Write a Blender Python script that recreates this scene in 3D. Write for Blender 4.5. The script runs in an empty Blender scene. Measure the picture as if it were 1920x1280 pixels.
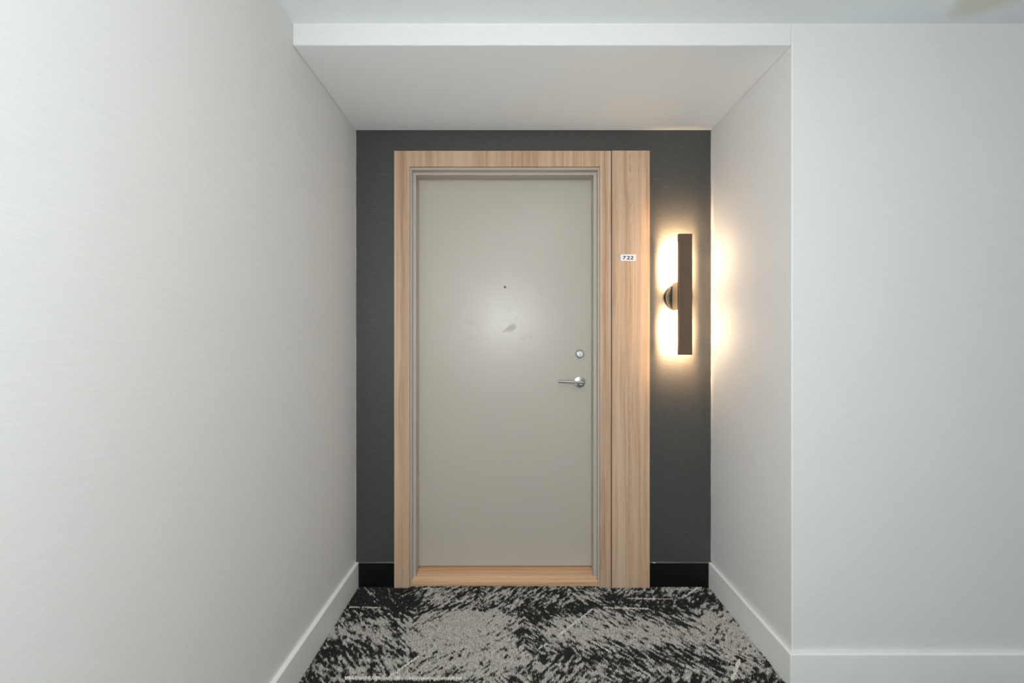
import bpy, bmesh, math
import numpy as np
from mathutils import Vector, Matrix

# ------------------------------------------------------------------ camera, world, light, exposure
scene = bpy.context.scene
COL = scene.collection
D, CAMZ, F = 1.93, 1.178, 750.0          # distance of the back wall, eye height (m), focal length (px of 1920)

cam_data = bpy.data.cameras.new('camera')
cam_data.sensor_fit = 'HORIZONTAL'
cam_data.sensor_width = 36.0
cam_data.lens = F / 1920.0 * 36.0
cam_data.clip_start = 0.02
cam = bpy.data.objects.new('camera', cam_data)
COL.objects.link(cam)
cam.location = (0, -D, CAMZ)
cam.rotation_euler = (math.radians(90), 0, 0)
scene.camera = cam

world = bpy.data.worlds.new('world')
scene.world = world
world.use_nodes = True
world.node_tree.nodes['Background'].inputs[0].default_value = (0.5, 0.5, 0.5, 1)   # closed corridor: nothing of the outside is seen
world.node_tree.nodes['Background'].inputs[1].default_value = 0.02

# the photographer's flash, held just behind and above the camera: it lights the recess and glints on the door
flash_data = bpy.data.lights.new('camera_flash', 'POINT')
flash_data.energy = 52.0
flash_data.shadow_soft_size = 0.10
flash_data.color = (0.91, 0.975, 0.99)
flash = bpy.data.objects.new('camera_flash', flash_data)
COL.objects.link(flash)
flash.location = (-0.07, -D - 0.50, CAMZ + 0.24)

LAMP_STRENGTH = 9.0                      # unseen ceiling lamps added as fill light
LAMP_COLOR = (0.98, 0.985, 1.0)
LED_STRENGTH, LED_RIM = 1250.0, 36.0        # sconce bar: light strips, and added glowing lips that brighten the side wall
LED_COLOR, LIP_COLOR = (1.0, 0.65, 0.36), (1.0, 0.74, 0.50)

vs = scene.view_settings
vs.view_transform = 'Standard'
vs.look = 'None'
vs.gamma = 1.0
vs.use_curve_mapping = False
vs.exposure = 0.08


def mx(px, y=0.0):
    return (px - 960.0) * (D + y) / F


def mz(py, y=0.0):
    return CAMZ + (640.0 - py) * (D + y) / F


# ------------------------------------------------------------------ helpers
def add_box(bm, x0, x1, y0, y1, z0, z1):
    v = [bm.verts.new(p) for p in ((x0, y0, z0), (x1, y0, z0), (x1, y1, z0), (x0, y1, z0),
                                   (x0, y0, z1), (x1, y0, z1), (x1, y1, z1), (x0, y1, z1))]
    fs = []
    for q in ((3, 2, 1, 0), (4, 5, 6, 7), (0, 1, 5, 4), (1, 2, 6, 5), (2, 3, 7, 6), (3, 0, 4, 7)):
        fs.append(bm.faces.new([v[i] for i in q]))
    return v, fs


def add_prism(bm, pts, axis, a0, a1):
    """extrude a 2-D outline: axis 'x' takes (y, z), 'y' takes (x, z), 'z' takes (x, y)"""
    def p3(p, a):
        return {'x': (a, p[0], p[1]), 'y': (p[0], a, p[1]), 'z': (p[0], p[1], a)}[axis]
    lo = [bm.verts.new(p3(p, a0)) for p in pts]
    hi = [bm.verts.new(p3(p, a1)) for p in pts]
    n = len(pts)
    bm.faces.new(lo)
    bm.faces.new(hi[::-1])
    for i in range(n):
        bm.faces.new((lo[i], hi[i], hi[(i + 1) % n], lo[(i + 1) % n]))


def add_lathe(bm, prof, center, direction, n=40):
    """prof: list of (radius, distance along direction); closed with caps where the radius is > 0"""
    w = Vector(direction).normalized()
    u = w.orthogonal().normalized()
    v = w.cross(u)
    c = Vector(center)
    rings = []
    for r, h in prof:
        if r < 1e-6:
            rings.append([bm.verts.new(c + w * h)])
        else:
            rings.append([bm.verts.new(c + w * h + (u * math.cos(2 * math.pi * i / n) + v * math.sin(2 * math.pi * i / n)) * r)
                          for i in range(n)])
    for a, b in zip(rings[:-1], rings[1:]):
        for i in range(n):
            j = (i + 1) % n
            if len(a) == 1:
                bm.faces.new((a[0], b[j], b[i]))
            elif len(b) == 1:
                bm.faces.new((a[i], a[j], b[0]))
            else:
                bm.faces.new((a[i], a[j], b[j], b[i]))
    if len(rings[0]) > 1:
        bm.faces.new(rings[0][::-1])
    if len(rings[-1]) > 1:
        bm.faces.new(rings[-1])


def obj(name, bm, mat, parent=None, bevel=0.0, smooth=False, segs=2):
    bmesh.ops.recalc_face_normals(bm, faces=bm.faces)
    me = bpy.data.meshes.new(name)
    bm.to_mesh(me)
    bm.free()
    for m in (mat if isinstance(mat, (list, tuple)) else [mat]):
        me.materials.append(m)
    o = bpy.data.objects.new(name, me)
    COL.objects.link(o)
    if parent is not None:
        o.parent = parent
    if bevel > 0:
        b = o.modifiers.new('bevel', 'BEVEL')
        b.width = bevel
        b.segments = segs
        b.limit_method = 'ANGLE'
        b.angle_limit = math.radians(40)
        b.harden_normals = False
    if smooth:
        me.shade_smooth()
        me.set_sharp_from_angle(angle=math.radians(32))
    return o


def tag(o, label, cat=None, group=None, kind=None):
    o['label'] = label
    if cat:
        o['category'] = cat
    if group:
        o['group'] = group
    if kind:
        o['kind'] = kind
    return o


def empty(name, loc):
    o = bpy.data.objects.new(name, None)
    COL.objects.link(o)
    o.location = loc
    o.empty_display_size = 0.05
    return o


def box_obj(name, b, mat, parent=None, bevel=0.0, **k):
    bm = bmesh.new()
    add_box(bm, *b)
    return obj(name, bm, mat, parent, bevel, **k)


# ------------------------------------------------------------------ materials
def new_mat(name):
    m = bpy.data.materials.new(name)
    m.use_nodes = True
    nt = m.node_tree
    bs = nt.nodes['Principled BSDF']
    return m, nt, bs


def N(nt, t, **props):
    n = nt.nodes.new(t)
    for k, v in props.items():
        setattr(n, k, v)
    return n


def coords(nt, scale, loc=(0, 0, 0), rot=(0, 0, 0)):
    g = N(nt, 'ShaderNodeNewGeometry')
    mp = N(nt, 'ShaderNodeMapping')
    nt.links.new(g.outputs['Position'], mp.inputs['Vector'])
    mp.inputs['Scale'].default_value = scale
    mp.inputs['Location'].default_value = loc
    mp.inputs['Rotation'].default_value = rot
    return mp.outputs['Vector']


def noise(nt, vec, scale=1.0, detail=2.0, rough=0.5, dist=0.0):
    n = N(nt, 'ShaderNodeTexNoise')
    nt.links.new(vec, n.inputs['Vector'])
    n.inputs['Scale'].default_value = scale
    n.inputs['Detail'].default_value = detail
    n.inputs['Roughness'].default_value = rough
    n.inputs['Distortion'].default_value = dist
    return n.outputs['Fac']


def ramp(nt, fac, stops, interp='LINEAR'):
    r = N(nt, 'ShaderNodeValToRGB')
    r.color_ramp.interpolation = interp
    el = r.color_ramp.elements
    while len(el) < len(stops):
        el.new(0.5)
    for e, (p, c) in zip(el, stops):
        e.position = p
        e.color = c if len(c) == 4 else (*c, 1)
    nt.links.new(fac, r.inputs['Fac'])
    return r.outputs['Color']


def math_n(nt, op, a, b=None, c=None):
    n = N(nt, 'ShaderNodeMath', operation=op)
    for i, v in enumerate((a, b, c)):
        if v is None:
            continue
        if hasattr(v, 'is_linked'):
            nt.links.new(v, n.inputs[i])
        else:
            n.inputs[i].default_value = v
    return n.outputs[0]


def mix(nt, a, b, fac, mode='MIX'):
    n = N(nt, 'ShaderNodeMix', data_type='RGBA', blend_type=mode)
    n.clamp_factor = True
    for sock, v in ((n.inputs[0], fac), (n.inputs[6], a), (n.inputs[7], b)):
        if hasattr(v, 'is_linked'):
            nt.links.new(v, sock)
        elif isinstance(v, (int, float)):
            sock.default_value = v
        else:
            sock.default_value = (*v, 1) if len(v) == 3 else v
    return n.outputs[2]


def bump(nt, bs, height, strength, dist):
    b = N(nt, 'ShaderNodeBump')
    b.inputs['Strength'].default_value = strength
    b.inputs['Distance'].default_value = dist
    nt.links.new(height, b.inputs['Height'])
    nt.links.new(b.outputs['Normal'], bs.inputs['Normal'])


def linen(name, c0, c1, rough, spec, bstr, glints=0.0):
    """woven wallpaper: long fine horizontal threads"""
    m, nt, bs = new_mat(name)
    a = noise(nt, coords(nt, (22, 22, 620)), 1, 3, 0.6)
    b = noise(nt, coords(nt, (260, 260, 90)), 1, 2, 0.5)
    h = math_n(nt, 'ADD', math_n(nt, 'MULTIPLY', a, 0.75), math_n(nt, 'MULTIPLY', b, 0.25))
    col = ramp(nt, h, [(0.36, c0), (0.64, c1)])
    if glints:
        g = noise(nt, coords(nt, (14, 14, 420), loc=(3, 1, 7)), 1, 1, 0.4)
        gm = ramp(nt, g, [(0.70, (0, 0, 0)), (0.76, (1, 1, 1))])
        col = mix(nt, col, tuple(glints * v for v in (1.0, 1.02, 1.04)), gm)
    nt.links.new(col, bs.inputs['Base Color'])
    bs.inputs['Roughness'].default_value = rough
    bs.inputs['Specular IOR Level'].default_value = spec
    bump(nt, bs, h, bstr, 0.0006)
    return m


def plain(name, c, rough=0.5, spec=0.5, metal=0.0, bscale=0, bstr=0.1, vary=0.04):
    m, nt, bs = new_mat(name)
    n = noise(nt, coords(nt, (1, 1, 1)), 9, 3)
    lo = tuple(v * (1 - vary) for v in c)
    hi = tuple(min(1, v * (1 + vary)) for v in c)
    nt.links.new(ramp(nt, n, [(0.3, lo), (0.7, hi)]), bs.inputs['Base Color'])
    bs.inputs['Roughness'].default_value = rough
    bs.inputs['Specular IOR Level'].default_value = spec
    bs.inputs['Metallic'].default_value = metal
    if bscale:
        bump(nt, bs, noise(nt, coords(nt, (1, 1, 1)), bscale, 2), bstr, 0.0008)
    return m


def wood(name, along='z', seed=0.0, tones=None, cathedral=None):
    """pale oak laminate; grain runs along the given axis"""
    m, nt, bs = new_mat(name)
    tones = tones or [(0.405, 0.243, 0.148), (0.505, 0.333, 0.215), (0.565, 0.393, 0.265), (0.625, 0.463, 0.333)]

    def sc(across, length):
        return (across, across, length) if along == 'z' else (length, across, across)
    warp = noise(nt, coords(nt, sc(9, 1.6), loc=(seed, seed * 2, seed * 3)), 1, 2, 0.5)
    g = N(nt, 'ShaderNodeNewGeometry')
    sep = N(nt, 'ShaderNodeSeparateXYZ')
    nt.links.new(g.outputs['Position'], sep.inputs[0])
    off = math_n(nt, 'MULTIPLY', math_n(nt, 'SUBTRACT', warp, 0.5), 0.03)
    comb = N(nt, 'ShaderNodeCombineXYZ')
    if along == 'z':
        nt.links.new(math_n(nt, 'ADD', sep.outputs[0], off), comb.inputs[0])
        nt.links.new(math_n(nt, 'ADD', sep.outputs[1], off), comb.inputs[1])
        nt.links.new(sep.outputs[2], comb.inputs[2])
    else:
        nt.links.new(sep.outputs[0], comb.inputs[0])
        nt.links.new(math_n(nt, 'ADD', sep.outputs[1], off), comb.inputs[1])
        nt.links.new(math_n(nt, 'ADD', sep.outputs[2], off), comb.inputs[2])

    def mapped(across, length, s):
        mp = N(nt, 'ShaderNodeMapping')
        nt.links.new(comb.outputs[0], mp.inputs['Vector'])
        mp.inputs['Scale'].default_value = sc(across, length)
        mp.inputs['Location'].default_value = (s, s * 1.7, s * 0.6)
        return mp.outputs['Vector']
    broad = noise(nt, mapped(46, 0.5, seed + 1), 1, 3, 0.55)
    fine = noise(nt, mapped(230, 2.2, seed + 4), 1, 3, 0.6)
    pores = noise(nt, mapped(620, 22, seed + 9), 1, 2, 0.5)
    f = math_n(nt, 'ADD', math_n(nt, 'MULTIPLY', broad, 0.62), math_n(nt, 'MULTIPLY', fine, 0.38))
    if cathedral:
        xc, width, k, per = cathedral
        t = math_n(nt, 'DIVIDE', math_n(nt, 'SUBTRACT', math_n(nt, 'ADD', sep.outputs[0], math_n(nt, 'MULTIPLY', off, 0.6)), xc), width)
        t2 = math_n(nt, 'MULTIPLY', t, t)
        v = math_n(nt, 'SUBTRACT', sep.outputs[2], math_n(nt, 'MULTIPLY', t2, k))
        wob = noise(nt, mapped(60, 7, seed + 2), 1, 3, 0.6)
        v = math_n(nt, 'ADD', v, math_n(nt, 'MULTIPLY', wob, 0.05))
        cv = N(nt, 'ShaderNodeCombineXYZ')
        nt.links.new(v, cv.inputs[2])
        s = math_n(nt, 'MULTIPLY', math_n(nt, 'SUBTRACT', noise(nt, cv.outputs[0], 1.0 / per, 2, 0.6), 0.5), 5.0)
        env = math_n(nt, 'POWER', 2.718, math_n(nt, 'MULTIPLY', t2, -0.55))
        zone = ramp(nt, noise(nt, coords(nt, (0.1, 0.1, 2.1), loc=(seed, 4, 0.3)), 1, 1, 0.5), [(0.42, (0.15,) * 3), (0.58, (1,) * 3)])
        amp = math_n(nt, 'MULTIPLY', math_n(nt, 'MULTIPLY', env, zone), 0.12)
        f = math_n(nt, 'ADD', f, math_n(nt, 'MULTIPLY', s, amp))
    col = ramp(nt, f, [(0.34, tones[0]), (0.45, tones[1]), (0.54, tones[2]), (0.66, tones[3])])
    pm = ramp(nt, pores, [(0.60, (0, 0, 0)), (0.72, (0.28, 0.28, 0.28))])
    col = mix(nt, col, tones[0], pm)
    nt.links.new(col, bs.inputs['Base Color'])
    bs.inputs['Roughness'].default_value = 0.48
    bs.inputs['Specular IOR Level'].default_value = 0.35
    bump(nt, bs, fine, 0.12, 0.0004)
    return m


def emit(name, color, strength):
    m, nt, bs = new_mat(name)
    bs.inputs['Base Color'].default_value = (0.9, 0.9, 0.88, 1)
    bs.inputs['Emission Color'].default_value = (*color, 1)
    bs.inputs['Emission Strength'].default_value = strength
    return m


M = {}
M['wall'] = linen('pale_linen_wallpaper', (0.75, 0.745, 0.735), (0.79, 0.785, 0.775), 0.55, 0.35, 0.08)
M['dark'] = linen('charcoal_grasscloth', (0.042, 0.042, 0.040), (0.064, 0.064, 0.061), 0.42, 0.55, 0.35, glints=0.13)
M['base_white'] = plain('white_satin_paint', (0.87, 0.87, 0.85), 0.38, 0.45, vary=0.015)
M['base_black'] = plain('black_gloss_vinyl', (0.004, 0.004, 0.0045), 0.45, 0.25)
M['caulk'] = plain('grey_caulk', (0.42, 0.43, 0.44), 0.6, bscale=160, bstr=0.6, vary=0.25)
M['caulk_dark'] = plain('dark_caulk', (0.075, 0.08, 0.08), 0.5, bscale=160, bstr=0.5, vary=0.2)
M['frame'] = plain('taupe_metal_paint', (0.50, 0.450, 0.392), 0.42, 0.45, vary=0.01)
M['peep'] = plain('dull_nickel', (0.30, 0.295, 0.285), 0.45, 0.5, 1.0)
M['steel'] = plain('satin_nickel', (0.58, 0.57, 0.55), 0.20, 0.5, 1.0)
M['chrome'] = plain('polished_chrome', (0.78, 0.79, 0.80), 0.14, 0.5, 1.0)
M['black'] = plain('keyhole_black', (0.01, 0.01, 0.012), 0.5)
M['glass'] = plain('peephole_glass', (0.05, 0.05, 0.055), 0.05, 0.6)
M['brass'] = plain('champagne_metal', (0.74, 0.57, 0.36), 0.4, 0.5, 0.2)  # sconce arm: the strips' light on its bronze is put into this pale colour
M['bronze'] = plain('bronze_metal', (0.125, 0.080, 0.054), 0.42, 0.4, 0.3, bscale=700, bstr=0.08)
M['bronze_canopy'] = plain('bronze_canopy_metal', (0.020, 0.022, 0.022), 0.6, 0.5, 0.35)  # darkened bronze: the arm's shadow is put into the canopy colour
M['led'] = emit('light_strip', LED_COLOR, LED_STRENGTH)
M['led_rim'] = emit('frosted_lip_light', LIP_COLOR, LED_RIM)
M['lamp'] = emit('ceiling_lamp_diffuser', LAMP_COLOR, LAMP_STRENGTH)
M['sign'] = plain('white_sign_plastic', (0.78, 0.80, 0.82), 0.35, 0.5, vary=0.01)
M['ink'] = plain('navy_print', (0.012, 0.018, 0.05), 0.45)
M['wood_l'] = wood('oak_casing_hinge_side', 'z', 1.3)
M['wood_h'] = wood('oak_casing_header', 'z', 7.9)
M['wood_r'] = wood('oak_casing_lock_side', 'z', 4.2)
M['wood_p'] = wood('oak_panel', 'z', 2.75, cathedral=(0.567, 0.026, 0.22, 0.030))
M['wood_t'] = wood('oak_threshold', 'x', 5.5, tones=[(0.52, 0.29, 0.150), (0.66, 0.39, 0.22), (0.73, 0.45, 0.27), (0.79, 0.53, 0.34)])

# ceiling paint, with a yellowish patch of warm light painted in near the corridor wall
m, nt, bs = new_mat('ceiling_paint')
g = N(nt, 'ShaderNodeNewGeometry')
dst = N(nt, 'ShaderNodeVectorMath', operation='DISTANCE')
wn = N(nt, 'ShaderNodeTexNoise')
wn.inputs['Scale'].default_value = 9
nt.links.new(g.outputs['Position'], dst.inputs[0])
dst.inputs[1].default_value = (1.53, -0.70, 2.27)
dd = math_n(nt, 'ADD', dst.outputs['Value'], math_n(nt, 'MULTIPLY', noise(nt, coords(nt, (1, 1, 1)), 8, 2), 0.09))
warm_light = ramp(nt, dd, [(0.135, (0.8,) * 3), (0.185, (0, 0, 0))])
nt.links.new(mix(nt, (0.91, 0.94, 0.955), (0.74, 0.73, 0.58), warm_light), bs.inputs['Base Color'])
bs.inputs['Roughness'].default_value = 0.75
bs.inputs['Specular IOR Level'].default_value = 0.25
bump(nt, bs, noise(nt, coords(nt, (1, 1, 1)), 140, 2), 0.08, 0.0008)
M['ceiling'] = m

# door paint: satin taupe, rubbed and scuffed around hand height
m, nt, bs = new_mat('door_paint')
sc_a = noise(nt, coords(nt, (11, 11, 20), rot=(0, 0.5, 0), loc=(2.2, 0, 0.7)), 1, 4, 0.62, 0.8)
sc_b = noise(nt, coords(nt, (5, 5, 5)), 1, 2)
g = N(nt, 'ShaderNodeNewGeometry')
dst = N(nt, 'ShaderNodeVectorMath', operation='DISTANCE')
nt.links.new(g.outputs['Position'], dst.inputs[0])
dst.inputs[1].default_value = (-0.02, 0.09, 1.28)
zone = ramp(nt, dst.outputs['Value'], [(0.10, (1,) * 3), (0.42, (0, 0, 0))])
scuff = math_n(nt, 'MULTIPLY', ramp(nt, sc_a, [(0.60, (0, 0, 0)), (0.70, (1, 1, 1))]), zone)
nt.links.new(mix(nt, (0.50, 0.450, 0.392), (0.365, 0.337, 0.30), math_n(nt, 'MULTIPLY', scuff, 0.45)), bs.inputs['Base Color'])
rg = math_n(nt, 'ADD', 0.29, math_n(nt, 'MULTIPLY', scuff, 0.12))
nt.links.new(math_n(nt, 'ADD', rg, math_n(nt, 'MULTIPLY', sc_b, 0.05)), bs.inputs['Roughness'])
bs.inputs['Specular IOR Level'].default_value = 0.5
bump(nt, bs, noise(nt, coords(nt, (1, 1, 1)), 260, 2), 0.05, 0.0006)
M['door'] = m

# carpet: pile coloured tuft by tuft; the backing under and beyond it
m, nt, bs = new_mat('carpet_yarn')
at = N(nt, 'ShaderNodeAttribute', attribute_name='yarn')
nt.links.new(at.outputs['Color'], bs.inputs['Base Color'])
bs.inputs['Roughness'].default_value = 0.95
bs.inputs['Specular IOR Level'].default_value = 0.1
M['yarn'] = m
m, nt, bs = new_mat('carpet_backing')
n1 = noise(nt, coords(nt, (3, 3, 1)), 1, 3)
n2 = noise(nt, coords(nt, (90, 40, 1), rot=(0, 0, 0.7)), 1, 2)
f = math_n(nt, 'ADD', math_n(nt, 'MULTIPLY', n1, 0.5), math_n(nt, 'MULTIPLY', n2, 0.5))
nt.links.new(ramp(nt, f, [(0.44, (0.018, 0.017, 0.017)), (0.56, (0.20, 0.19, 0.17))]), bs.inputs['Base Color'])
bs.inputs['Roughness'].default_value = 0.95
M['backing'] = m

# ------------------------------------------------------------------ the room
XL, XR = -0.7535, 0.9610          # side walls of the recess
YF = -0.556                       # corridor face
YO = -3.00                        # opposite corridor wall
XE = 6.0                          # far corridor end
ZA, ZC = 2.196, 2.270             # ceilings: recess, corridor
FZ = -0.006                       # carpet backing

tag(box_obj('floor', (XL - 0.1, XE, YO, 0.20, -0.10, FZ), M['backing']),
    'dark carpet backing of the corridor and door recess floor', 'floor', kind='structure')

tag(box_obj('wall_left', (XL - 0.12, XL, YO, 0.0, -0.1, 2.6), M['wall']),
    'long pale linen-papered wall filling the left side', 'wall', kind='structure')

bm = bmesh.new()
add_prism(bm, [(XR, 0.0), (XR, YF), (XE, YF), (XE, 0.0)], 'z', -0.1, 2.6)
tag(obj('wall_right', bm, M['wall'], bevel=0.0035, segs=3),
    'pale papered wall turning the corner right of the wall lamp', 'wall', kind='structure')

bm = bmesh.new()
v, fs = add_box(bm, XL, XR, YF, 0.0, ZA, 2.6)
bmesh.ops.recalc_face_normals(bm, faces=bm.faces)
for fc in bm.faces:
    fc.material_index = 1 if fc.normal.z < -0.5 else 0
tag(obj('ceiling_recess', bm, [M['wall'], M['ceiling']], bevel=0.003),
    'lowered white ceiling over the door recess with shallow drop face', 'ceiling', kind='structure')

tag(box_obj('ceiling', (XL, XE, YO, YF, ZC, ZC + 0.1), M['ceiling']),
    'white corridor ceiling along the top edge of the picture', 'ceiling', kind='structure')
tag(box_obj('wall_opposite', (XL - 0.12, XE, YO - 0.1, YO, -0.1, 2.6), M['wall']),
    'pale corridor wall behind the camera, facing the door', 'wall', kind='structure')
tag(box_obj('wall_end', (XE, XE + 0.1, YO - 0.1, 0.0, -0.1, 2.6), M['wall']),
    'pale wall closing the far end of the corridor', 'wall', kind='structure')

# back wall with the door opening
OL, OR_, OT = -0.503, 0.434, 2.026
bm = bmesh.new()
add_prism(bm, [(XL - 0.1, FZ), (OL, FZ), (OL, OT), (OR_, OT), (OR_, FZ), (XR + 0.1, FZ), (XR + 0.1, 2.6), (XL - 0.1, 2.6)], 'y', 0.0, 0.16)
wall_back = tag(obj('wall_back', bm, M['dark']),
                'charcoal grasscloth wall behind the wooden door surround', 'wall', kind='structure')


def caulk(x, s, seed):
    """a thin uneven bead down a corner"""
    rng = np.random.default_rng(seed)
    bm = bmesh.new()
    zs = np.linspace(0.118, ZA - 0.001, 90)
    prev = None
    for z in zs:
        w = 0.0016 + 0.0012 * rng.random()
        ring = [bm.verts.new(p) for p in ((x, -0.0004, z), (x + s * w, -0.0004, z), (x + s * w * 0.5, -w * 0.7, z), (x, -w * 1.2, z))]
        if prev:
            for i in range(4):
                bm.faces.new((prev[i], prev[(i + 1) % 4], ring[(i + 1) % 4], ring[i]))
        prev = ring
    return obj('caulk_bead', bm, M['caulk'], wall_back)


caulk(XL, 1, 3)
caulk(XR, -1, 8)

# baseboards
BH, BT = 0.114, 0.015
bm = bmesh.new()
add_prism(bm, [(XL, FZ), (XL + BT, FZ), (XL + BT, BH - 0.002), (XL + BT - 0.002, BH), (XL, BH)], 'y', YO, 0.0)
tag(obj('baseboard_left', bm, M['base_white']), 'white baseboard along the left wall', 'baseboard', kind='structure')
bm = bmesh.new()
add_prism(bm, [(XR, 0.0), (XR - BT, 0.0), (XR - BT, YF - BT), (XE, YF - BT), (XE, YF), (XR, YF)], 'z', FZ, BH)
tag(obj('baseboard_right', bm, M['base_white'], bevel=0.002),
    'white baseboard wrapping the corner of the right wall', 'baseboard', kind='structure')
tag(box_obj('baseboard_opposite', (XL + BT, XE, YO, YO + BT, FZ, BH), M['base_white'], bevel=0.002),
    'white baseboard of the wall behind the camera', 'baseboard', kind='structure')

CX0, CX1 = mx(739, -.012), mx(768, -.012)      # left casing board
CX2, CX3 = mx(1125, -.012), mx(1145.6, -.012)  # right casing board
PX0, PX1 = mx(1147.4, -.012), mx(1218.3, -.012)  # wide panel
CZT, CZI = mz(282.5, -.012), mz(312, -.012)
CY0 = -0.012

for side, (a, b), lab in (('back_left', (XL + BT, CX0), 'black vinyl baseboard left of the wooden door casing'),
                          ('back_right', (PX1, XR - BT), 'black vinyl baseboard below the wall lamp')):
    o = box_obj('baseboard_' + side, (a, b, -0.007, 0.0, FZ, 0.112), M['base_black'], bevel=0.0015)
    tag(o, lab, 'baseboard', kind='structure')
    bm = bmesh.new()
    add_prism(bm, [(-0.0005, 0.112), (-0.006, 0.1122), (-0.0035, 0.1155), (-0.0005, 0.117)], 'x', a, b)
    obj('caulk_bead', bm, M['caulk_dark'], o)
    if side == 'back_right':
        for dx, dz, r in ((0.018, 0.116, 0.0022), (0.023, 0.114, 0.0028), (0.0275, 0.1135, 0.0022)):
            bm = bmesh.new()
            bmesh.ops.create_icosphere(bm, subdivisions=1, radius=r, matrix=Matrix.Translation((a + dx, -0.006, dz)) @ Matrix.Diagonal((1.3, .5, .7, 1)))
            obj('plaster_fleck', bm, M['sign'], o)

# ------------------------------------------------------------------ wooden door surround
tr = empty('trim_1', ((CX0 + CX3) / 2, CY0, FZ))
tag(tr, 'pale oak casing boards framing the grey door', 'door casing', kind='structure')


def under(o, p):
    o.parent = p
    o.matrix_parent_inverse = Matrix.Translation(p.location).inverted()
    return o


under(box_obj('casing_board', (CX0, CX1, CY0, 0.0, FZ, CZT), M['wood_l'], bevel=0.0012), tr)
under(box_obj('casing_header', (CX1 + .0003, CX2 - .0003, CY0, 0.0, CZI, CZT), M['wood_h'], bevel=0.0008), tr)
under(box_obj('casing_board', (CX2, CX3, CY0, 0.0, FZ, CZT), M['wood_r'], bevel=0.0012), tr)
tag(box_obj('trim_2', (PX0, PX1, CY0 - 0.001, 0.0, FZ, CZT + 0.001), M['wood_p'], bevel=0.0015),
    'wide pale oak panel carrying the room number beside the door', 'wood panel', kind='structure')

# metal frame: outer face, step, stop
FL, FR, FT = -0.484, 0.4143, 2.0066            # outer rebate
SL, SR, ST = -0.4704, 0.3998, 1.9935           # stop
Y2, YD = 0.030, 0.092
bm = bmesh.new()
add_prism(bm, [(OL + .001, FZ), (FL, FZ), (FL, FT), (FR, FT), (FR, FZ), (OR_ - .001, FZ), (OR_ - .001, OT - .001), (OL + .001, OT - .001)], 'y', 0.001, 0.15)
fr = obj('trim_3', bm, M['frame'], bevel=0.001)
tag(fr, 'taupe painted metal door frame with stepped rebate', 'door frame', kind='structure')
bm = bmesh.new()
add_prism(bm, [(FL - .0005, FZ), (SL, FZ), (SL, ST), (SR, ST), (SR, FZ), (FR + .0005, FZ), (FR + .0005, FT + .0005), (FL - .0005, FT + .0005)], 'y', Y2, YD - 0.001)
obj('door_stop', bm, M['frame'], fr, bevel=0.001)

# threshold: a sloping oak saddle notched round the frame
bm = bmesh.new()
prof = [(0.0, FZ), (0.0, 0.021), (0.002, 0.0232), (Y2 - .0005, 0.0300), (Y2 - .0005, FZ)]
add_prism(bm, prof, 'x', FL + .0012, FR - .0012)
prof = [(Y2 - .0006, FZ), (Y2 - .0006, 0.0300), (0.140, 0.041), (0.140, FZ)]
add_prism(bm, prof, 'x', SL + .0012, SR - .0012)
tag(obj('trim_4', bm, M['wood_t']), 'sloping oak threshold under the grey door', 'threshold', kind='structure')

# ------------------------------------------------------------------ door leaf and its hardware
door = box_obj('door_1', (FL + .003, FR - .003, YD, YD + 0.044, 0.0445, FT - .003), M['door'], bevel=0.0015)
tag(door, 'plain taupe painted flush door with lever handle', 'door', kind='structure')
IN = (0, -1, 0)
px_, pz_ = mx(947, YD), mz(538, YD)
bm = bmesh.new()
add_lathe(bm, [(0.0078, 0.0), (0.0078, 0.0015), (0.0068, 0.003), (0.0052, 0.003), (0.0048, 0.0012), (0.0, 0.0012)], (px_, YD, pz_), IN, 32)
ph = obj('peephole', bm, M['peep'], door, smooth=True)
bm = bmesh.new()
add_lathe(bm, [(0.0047, 0.0010), (0.0035, 0.0020), (0.0018, 0.0025), (0.0, 0.0027)], (px_, YD, pz_), IN, 24)
obj('lens', bm, M['glass'], ph, smooth=True)

bx_, bz_ = mx(1086.6, YD), mz(663.2, YD)
bm = bmesh.new()
add_lathe(bm, [(0.0222, 0.0), (0.0222, 0.004), (0.0180, 0.016), (0.0165, 0.017), (0.0155, 0.0155), (0.0, 0.0155)], (bx_, YD, bz_), IN, 48)
db = obj('deadbolt', bm, M['steel'], door, smooth=True)
tag(db, 'round polished deadbolt above the lever')
bm = bmesh.new()
add_lathe(bm, [(0.0150, 0.0150), (0.0150, 0.0175), (0.0143, 0.0182), (0.0, 0.0182)], (bx_, YD, bz_), IN, 40)
obj('cylinder_face', bm, M['chrome'], db, smooth=True)
bm = bmesh.new()
add_lathe(bm, [(0.0072, 0.0180), (0.0072, 0.0200), (0.0066, 0.0206), (0.0, 0.0206)], (bx_, YD, bz_ - 0.0045), IN, 32)
obj('key_plug', bm, M['chrome'], db, smooth=True)
box_obj('keyhole', (bx_ - .0009, bx_ + .0009, YD - .0211, YD - .0200, bz_ - .0098, bz_ - .0008), M['black'], db)

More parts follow.
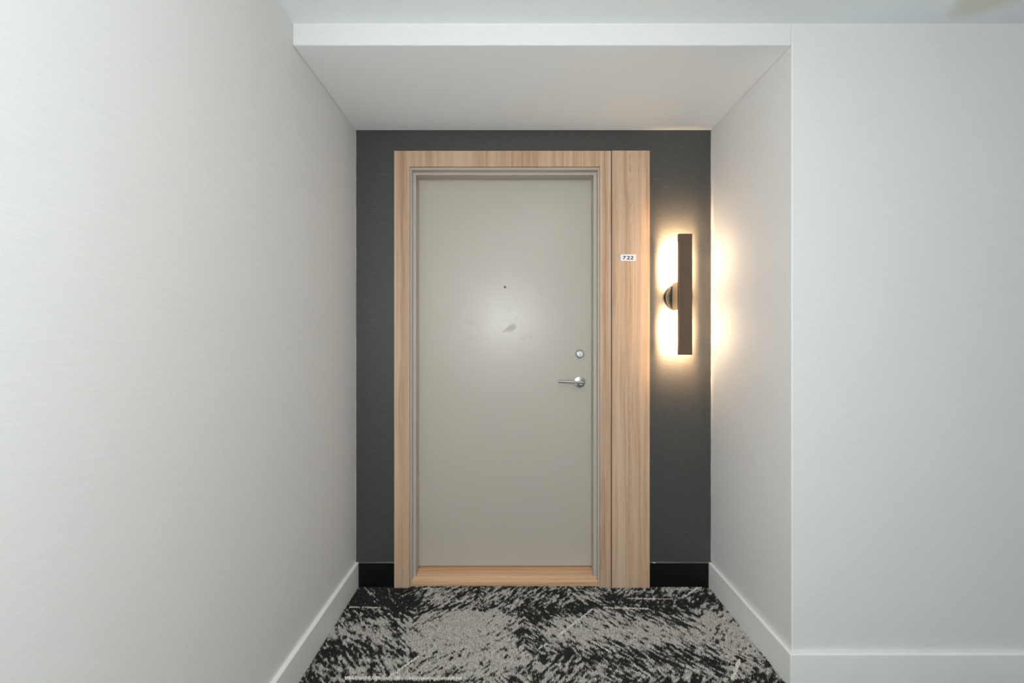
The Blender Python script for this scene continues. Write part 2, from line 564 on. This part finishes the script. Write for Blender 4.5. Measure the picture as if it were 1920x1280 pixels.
lx_, lz_ = mx(1086.6, YD), mz(715.8, YD)
bm = bmesh.new()
add_lathe(bm, [(0.0280, 0.0), (0.0280, 0.0065), (0.0268, 0.0082), (0.0245, 0.0088), (0.0120, 0.0092), (0.0105, 0.0100), (0.0105, 0.050)],
          (lx_, YD, lz_), IN, 56)
rose = obj('handle_rose', bm, M['steel'], door, smooth=True)
tag(rose, 'round brushed nickel rose')
ly = 0.037
p0 = Vector((mx(1047, ly), ly, mz(714.6, ly)))
p1 = Vector((mx(1094.3, ly), ly, mz(717.2, ly)))
L = (p1 - p0).length
bm = bmesh.new()
add_lathe(bm, [(0.0, 0.0), (0.0055, 0.0), (0.0064, 0.0008), (0.0064, L - 0.0008), (0.0055, L), (0.0, L)], p0, p1 - p0, 32)
tag(obj('lever', bm, M['steel'], rose, smooth=True), 'straight round lever bar')

# ------------------------------------------------------------------ room number sign
sx0, sx1, sz0, sz1 = mx(1163.3, -.014), mx(1192, -.014), mz(489, -.014), mz(476.8, -.014)
sign = box_obj('room_number_sign', (sx0, sx1, -0.0155, CY0 - 0.001, sz0, sz1), M['sign'], bevel=0.0005)
tag(sign, 'small white room number plate 722 on the oak panel', 'sign')


def digit(ch, xc, w, zc, h):
    cu = bpy.data.curves.new('digit', 'FONT')
    cu.body = ch
    cu.extrude = 0.02
    cu.offset = 0.034
    cu.shear = 0.12
    t = bpy.data.objects.new('digit_curve', cu)
    COL.objects.link(t)
    dg = bpy.context.evaluated_depsgraph_get()
    me = bpy.data.meshes.new_from_object(t.evaluated_get(dg))
    bpy.data.objects.remove(t)
    co = np.array([v.co for v in me.vertices])
    lo, hi = co.min(0), co.max(0)
    n = (co - lo) / (hi - lo)
    out = np.stack([xc + (n[:, 0] - .5) * w, -0.0153 - n[:, 2] * 0.0005, zc + (n[:, 1] - .5) * h], 1)
    me.vertices.foreach_set('co', out.ravel().astype(np.float32))
    me.materials.clear()
    me.materials.append(M['ink'])
    me.update()
    o = bpy.data.objects.new('digit', me)
    COL.objects.link(o)
    o.parent = sign
    return o


for ch, c in (('7', 1171.0), ('2', 1177.8), ('2', 1184.6)):
    digit(ch, mx(c, -.0155), 0.0152, mz(483, -.0155), 0.0172)

# ------------------------------------------------------------------ wall lamp
LX, LZ = 0.7945, 1.394
lamp = empty('wall_sconce', (LX, 0, LZ))
tag(lamp, 'slim vertical bronze bar wall lamp with warm backlight on charcoal wall', 'wall lamp')
bm = bmesh.new()
add_lathe(bm, [(0.0650, 0.0), (0.0650, 0.016), (0.0635, 0.0175), (0.0, 0.0175)], (LX + 0.004, -0.0005, LZ - 0.005), IN, 64)
under(obj('canopy', bm, M['bronze_canopy'], smooth=True), lamp)
under(box_obj('arm', (LX - 0.0284, LX + 0.0284, -0.097, -0.017, 1.3235, 1.4545), M['brass'], bevel=0.001), lamp)
# the bar is a channel open towards the wall; light strips lie deep in it, glowing lips added along its edges light the side wall
bm = bmesh.new()
add_prism(bm, [(LX - .0305, -.100), (LX + .0305, -.100), (LX + .0305, -.082), (LX + .0285, -.082), (LX + .0285, -.0975), (LX - .0285, -.0975),
               (LX - .0285, -.082), (LX - .0305, -.082)], 'z', 1.119, 1.669)
add_box(bm, LX - .0305, LX + .0305, -.100, -.082, 1.117, 1.119)
add_box(bm, LX - .0305, LX + .0305, -.100, -.082, 1.669, 1.671)
under(obj('bar', bm, M['bronze'], bevel=0.0006), lamp)
for z0, z1 in ((1.462, 1.640), (1.148, 1.316)):
    under(box_obj('light_strip', (LX - 0.010, LX + 0.010, -0.0974, -0.0955, z0, z1), M['led'], bevel=0.0004), lamp)
    for sg in (-1, 1):
        under(box_obj('frosted_lip', (LX + sg * .029 - .0013, LX + sg * .029 + .0013, -.0818, -.066, z0, z1), M['led_rim'], bevel=0.0005), lamp)

# ------------------------------------------------------------------ ceiling fill lamps added out of view
for i, x in enumerate((0.25, 3.4)):
    c = empty('ceiling_lamp', (x, -1.55, ZC))
    tag(c, ['round white ceiling lamp over the spot before the door recess', 'round white ceiling lamp further along the corridor'][i], 'ceiling lamp', 'round ceiling lamps along the corridor')
    bm = bmesh.new()
    add_lathe(bm, [(0.17, 0.0005), (0.17, 0.020), (0.165, 0.024), (0.155, 0.024)], (x, -1.55, ZC), (0, 0, -1), 48)
    under(obj('lamp_base', bm, M['base_white'], smooth=True), c)
    bm = bmesh.new()
    add_lathe(bm, [(0.158, 0.020), (0.156, 0.045), (0.140, 0.066), (0.105, 0.080), (0.055, 0.087), (0.0, 0.089)], (x, -1.55, ZC), (0, 0, -1), 48)
    under(obj('diffuser', bm, M['lamp'], smooth=True), c)

# ------------------------------------------------------------------ carpet pile
CY = np.array([-0.554, -0.523, -0.486, -0.445, -0.407, -0.366, -0.309, -0.247, -0.191, -0.149, -0.108, -0.058, -0.001])
CT = np.array([[float(v) / 100 for v in r.split()] for r in """
21 23 25 23 21 20 20 20 21 24 27 30 41 49 46 42 40 40 40 35 31 26 24 23 21 20 21 23 24 26 27 28 29 30 30
33 38 43 50 57 59 57 56 55 55 55 55 58 59 56 52 50 50 50 49 47 46 44 43 42 40 42 45 48 50 47 45 42 40 40
46 51 55 55 55 55 55 55 55 58 61 65 67 70 73 71 61 56 57 58 57 56 55 55 55 55 55 54 52 50 49 48 46 45 45
33 36 39 42 45 48 53 58 61 62 64 67 71 76 80 77 75 54 34 31 27 25 26 27 28 28 29 29 30 33 38 43 48 50 50
17 15 17 21 24 31 40 54 71 79 78 76 75 75 75 75 50 33 26 23 25 27 29 30 30 30 30 32 39 47 55 60 65 70 70
30 30 30 39 49 58 65 72 79 86 89 88 87 85 79 70 55 47 53 59 57 54 50 53 57 60 60 60 60 60 60 62 72 82 85
57 60 62 64 59 53 57 72 83 94 97 96 95 87 73 60 41 45 60 71 83 83 81 78 76 74 71 68 65 63 60 70 82 87 90
55 60 57 54 51 48 48 60 73 87 95 96 96 97 88 62 42 37 48 60 65 65 65 65 64 62 61 57 48 38 47 67 73 77 80
34 34 32 30 25 21 32 48 60 70 79 86 93 87 76 60 38 20 20 20 20 20 38 54 50 45 41 34 27 21 38 51 54 58 60
15 15 15 15 15 15 15 29 37 39 36 31 32 35 37 40 29 20 19 18 17 16 16 21 25 24 23 22 21 21 26 32 38 46 50
11 10 10 11 11 11 12 60 71 66 62 59 55 54 53 51 50 48 46 44 42 45 48 43 20 19 19 19 18 20 23 25 22 21 24
13 12 12 12 12 12 33 54 53 51 50 49 48 47 46 46 47 48 49 50 52 55 58 54 30 32 33 35 39 43 46 49 29 21 23
14 12 12 12 12 12 31 49 45 41 37 33 30 29 28 27 26 25 27 29 31 33 35 40 45 50 50 50 50 50 52 53 55 43 30
""".strip().splitlines()])
# pale accent yarns woven across the pattern: x0, y0, x1, y1, half width, strength
LINES = [(-0.721, -0.152, -0.587, -0.156, .0032, 1), (0.407, -0.156, 0.601, -0.163, .0032, 1), (0.531, -0.093, 0.738, -0.097, .0030, 1),
         (0.803, -0.078, 0.895, -0.006, .0040, 1), (0.193, -0.318, 0.353, -0.167, .0042, 1), (-0.432, -0.521, -0.351, -0.433, .0045, 1),
         (0.772, -0.532, 0.842, -0.448, .0052, 1), (-0.52, -0.60, -0.473, -0.539, .0045, 1), (-0.428, -0.02, -0.367, -0.018, .003, 1),
         (0.102, -0.393, 0.135, -0.369, .0035, 1), (0.324, -0.361, 0.374, -0.412, .0035, .8), (-0.581, -0.527, -0.178, -0.529, .0065, .75),
         (-0.555, -0.543, -0.185, -0.543, .0040, -1), (0.300, -0.72, 0.62, -0.70, .004, 1), (-0.3, -0.95, -0.1, -0.8, .004, 1),
         (1.2, -0.9, 1.5, -0.91, .004, 1), (0.9, -1.3, 1.1, -1.1, .004, 1), (1.7, -0.75, 1.9, -0.95, .004, 1)]


def vnoise(x, y, seed):
    xi, yi = np.floor(x).astype(np.int64), np.floor(y).astype(np.int64)
    fx, fy = x - xi, y - yi
    fx, fy = fx * fx * (3 - 2 * fx), fy * fy * (3 - 2 * fy)

    def h(a, b):
        n = (a * 374761393 + b * 668265263 + seed * 982451653) & 0x7fffffff
        n = ((n ^ (n >> 13)) * 1274126177) & 0x7fffffff
        return ((n ^ (n >> 16)) & 0xffff) / 65535.0
    return (h(xi, yi) * (1 - fx) + h(xi + 1, yi) * fx) * (1 - fy) + (h(xi, yi + 1) * (1 - fx) + h(xi + 1, yi + 1) * fx) * fy


def carpet_light(x, y):
    """0 = charcoal yarn, 1 = pale grey yarn, for every tuft"""
    big = 0.6 * vnoise(x / 0.23 + 11, y / 0.16 + 5, 1) + 0.4 * vnoise(x / 0.09, y / 0.06, 2)
    gx = np.clip((x + 0.75) / 0.05, 0, 33.999)
    gy = np.interp(y, CY, np.arange(len(CY)))
    gy = np.clip(gy, 0, len(CY) - 1.001)
    i, j = gx.astype(int), gy.astype(int)
    fx, fy = gx - i, gy - j
    tab = (CT[j, i] * (1 - fx) + CT[j, i + 1] * fx) * (1 - fy) + (CT[j + 1, i] * (1 - fx) + CT[j + 1, i + 1] * fx) * fy
    w = np.clip((y + 0.68) / 0.12, 0, 1) * np.clip((1.05 - x) / 0.1, 0, 1)
    base = w * tab + (1 - w) * np.clip((big - 0.5) * 2.2 + 0.45, 0.08, 0.95)
    s = np.where(vnoise(x / 0.20 + 3.1, y / 0.17 + 7.7, 5) > 0.46, 1.0, -1.0)
    s = np.where((x > 0.05) & (x < 0.80) & (y > -0.42) & (y < -0.15), -1.0, s)
    s = np.where((x < -0.40) & (y > -0.40) & (y < -0.16), -1.0, s)
    s = np.where((x > -0.42) & (x < -0.15) & (y > -0.27), 1.0, s)
    c = 0.72
    u, v = x * c + s * y * c, -s * x * c + y * c
    dash = vnoise(u / 0.030, v / 0.0075, 6)
    dash2 = vnoise(u / 0.016, v / 0.0065, 7)
    fine = vnoise(x / 0.0075, y / 0.0075, 8)
    n = 0.42 * dash + 0.26 * dash2 + 0.20 * fine + 0.12 * np.random.default_rng(9).random(x.shape)
    n = (n - 0.5) * 2.1 + 0.5
    val = (base - 0.5) * 1.12 + 0.5 + (n - 0.5)
    lit = np.clip((val - 0.33) / 0.30, 0, 1)
    for x0, y0, x1, y1, hw, st in LINES:
        dx, dy = x1 - x0, y1 - y0
        L2 = dx * dx + dy * dy
        t = np.clip(((x - x0) * dx + (y - y0) * dy) / L2, 0, 1)
        d = np.hypot(x - x0 - t * dx, y - y0 - t * dy)
        if st > 0:
            lit = np.where(d < hw, np.maximum(lit, 1.0 + 0.35 * st), lit)
        else:
            lit = np.where(d < hw, 0.0, lit)
    return lit


def tufts(x0, x1, y0, y1, pitch, rng, keep=None):
    nx, ny = int((x1 - x0) / pitch), int((y1 - y0) / pitch)
    gx, gy = np.meshgrid(np.arange(nx), np.arange(ny))
    x = x0 + (gx + 0.5 + 0.5 * (gy % 2) + rng.uniform(-.3, .3, gx.shape)) * pitch
    y = y0 + (gy + 0.5 + rng.uniform(-.3, .3, gx.shape)) * pitch
    x, y = x.ravel(), y.ravel()
    ok = (x > x0) & (x < x1) & (y < y1)
    if keep is not None:
        ok &= keep(x, y)
    x, y = x[ok], y[ok]
    return x, y, np.full(x.shape, pitch)


rng = np.random.default_rng(4)


def keep_near(x, y):
    inside = (x < XR - BT - .001) | (y < YF - BT - .001)
    clear = (y < -0.0085) & ~((y > CY0 - .003) & (x > CX0 - .002) & (x < PX1 + .002))
    return inside & clear | ((x > FL + .002) & (x < FR - .002) & (y < -0.002))


parts = [tufts(XL + BT + .001, 1.02, -0.66, 0.0, 0.0036, rng, keep_near),
         tufts(XL + BT + .001, 2.60, -1.45, -0.66, 0.0075, rng),
         tufts(1.02, 2.60, -0.66, YF - BT - .001, 0.0075, rng)]
x = np.concatenate([p[0] for p in parts])
y = np.concatenate([p[1] for p in parts])
pt = np.concatenate([p[2] for p in parts])
n = len(x)
lit = carpet_light(x, y)
dark = np.array([0.034, 0.032, 0.031])
pale = np.array([0.56, 0.525, 0.475])
col = dark + (pale - dark) * np.clip(lit, 0, 1)[:, None] ** 1.15
col = np.where((lit > 1)[:, None], np.array([0.78, 0.73, 0.65]), col)
col *= rng.uniform(0.60, 1.30, n)[:, None]
col *= 1 + rng.uniform(-.05, .05, (n, 3))
a0 = rng.uniform(0, 2 * np.pi, n)
lean = rng.uniform(-0.45, 0.45, (n, 2)) * pt[:, None]
r = pt * 0.66
top = rng.uniform(-0.0016, 0.0012, n)
V = np.empty((n, 8, 3), np.float32)
for k in range(4):
    a = a0 + k * math.pi / 2
    V[:, k, 0], V[:, k, 1], V[:, k, 2] = x + np.cos(a) * r, y + np.sin(a) * r, FZ
    V[:, 4 + k, 0] = x + lean[:, 0] + np.cos(a + .4) * r * 0.55
    V[:, 4 + k, 1] = y + lean[:, 1] + np.sin(a + .4) * r * 0.55
    V[:, 4 + k, 2] = top
V[:, :, 0] = np.maximum(V[:, :, 0], XL + BT + .0003)
V[:, 4, 2] += 0.0008
Q = np.array([(0, 1, 5, 4), (1, 2, 6, 5), (2, 3, 7, 6), (3, 0, 4, 7), (4, 5, 6, 7)])
faces = (np.arange(n)[:, None, None] * 8 + Q[None]).reshape(-1, 4).astype(np.int32)
me = bpy.data.meshes.new('carpet_pile')
me.vertices.add(n * 8)
me.vertices.foreach_set('co', V.ravel())
me.loops.add(faces.size)
me.loops.foreach_set('vertex_index', faces.ravel())
me.polygons.add(len(faces))
me.polygons.foreach_set('loop_start', np.arange(0, faces.size, 4, dtype=np.int32))
me.update(calc_edges=True)
at = me.attributes.new('yarn', 'FLOAT_COLOR', 'POINT')
rgba = np.ones((n, 8, 4), np.float32)
rgba[:, :, :3] = col[:, None, :]
at.data.foreach_set('color', rgba.ravel())
me.materials.append(M['yarn'])
pile = bpy.data.objects.new('carpet_pile', me)
COL.objects.link(pile)
tag(pile, 'charcoal and pale grey abstract patterned carpet pile before the door', 'carpet', kind='stuff')
print('tufts', n)
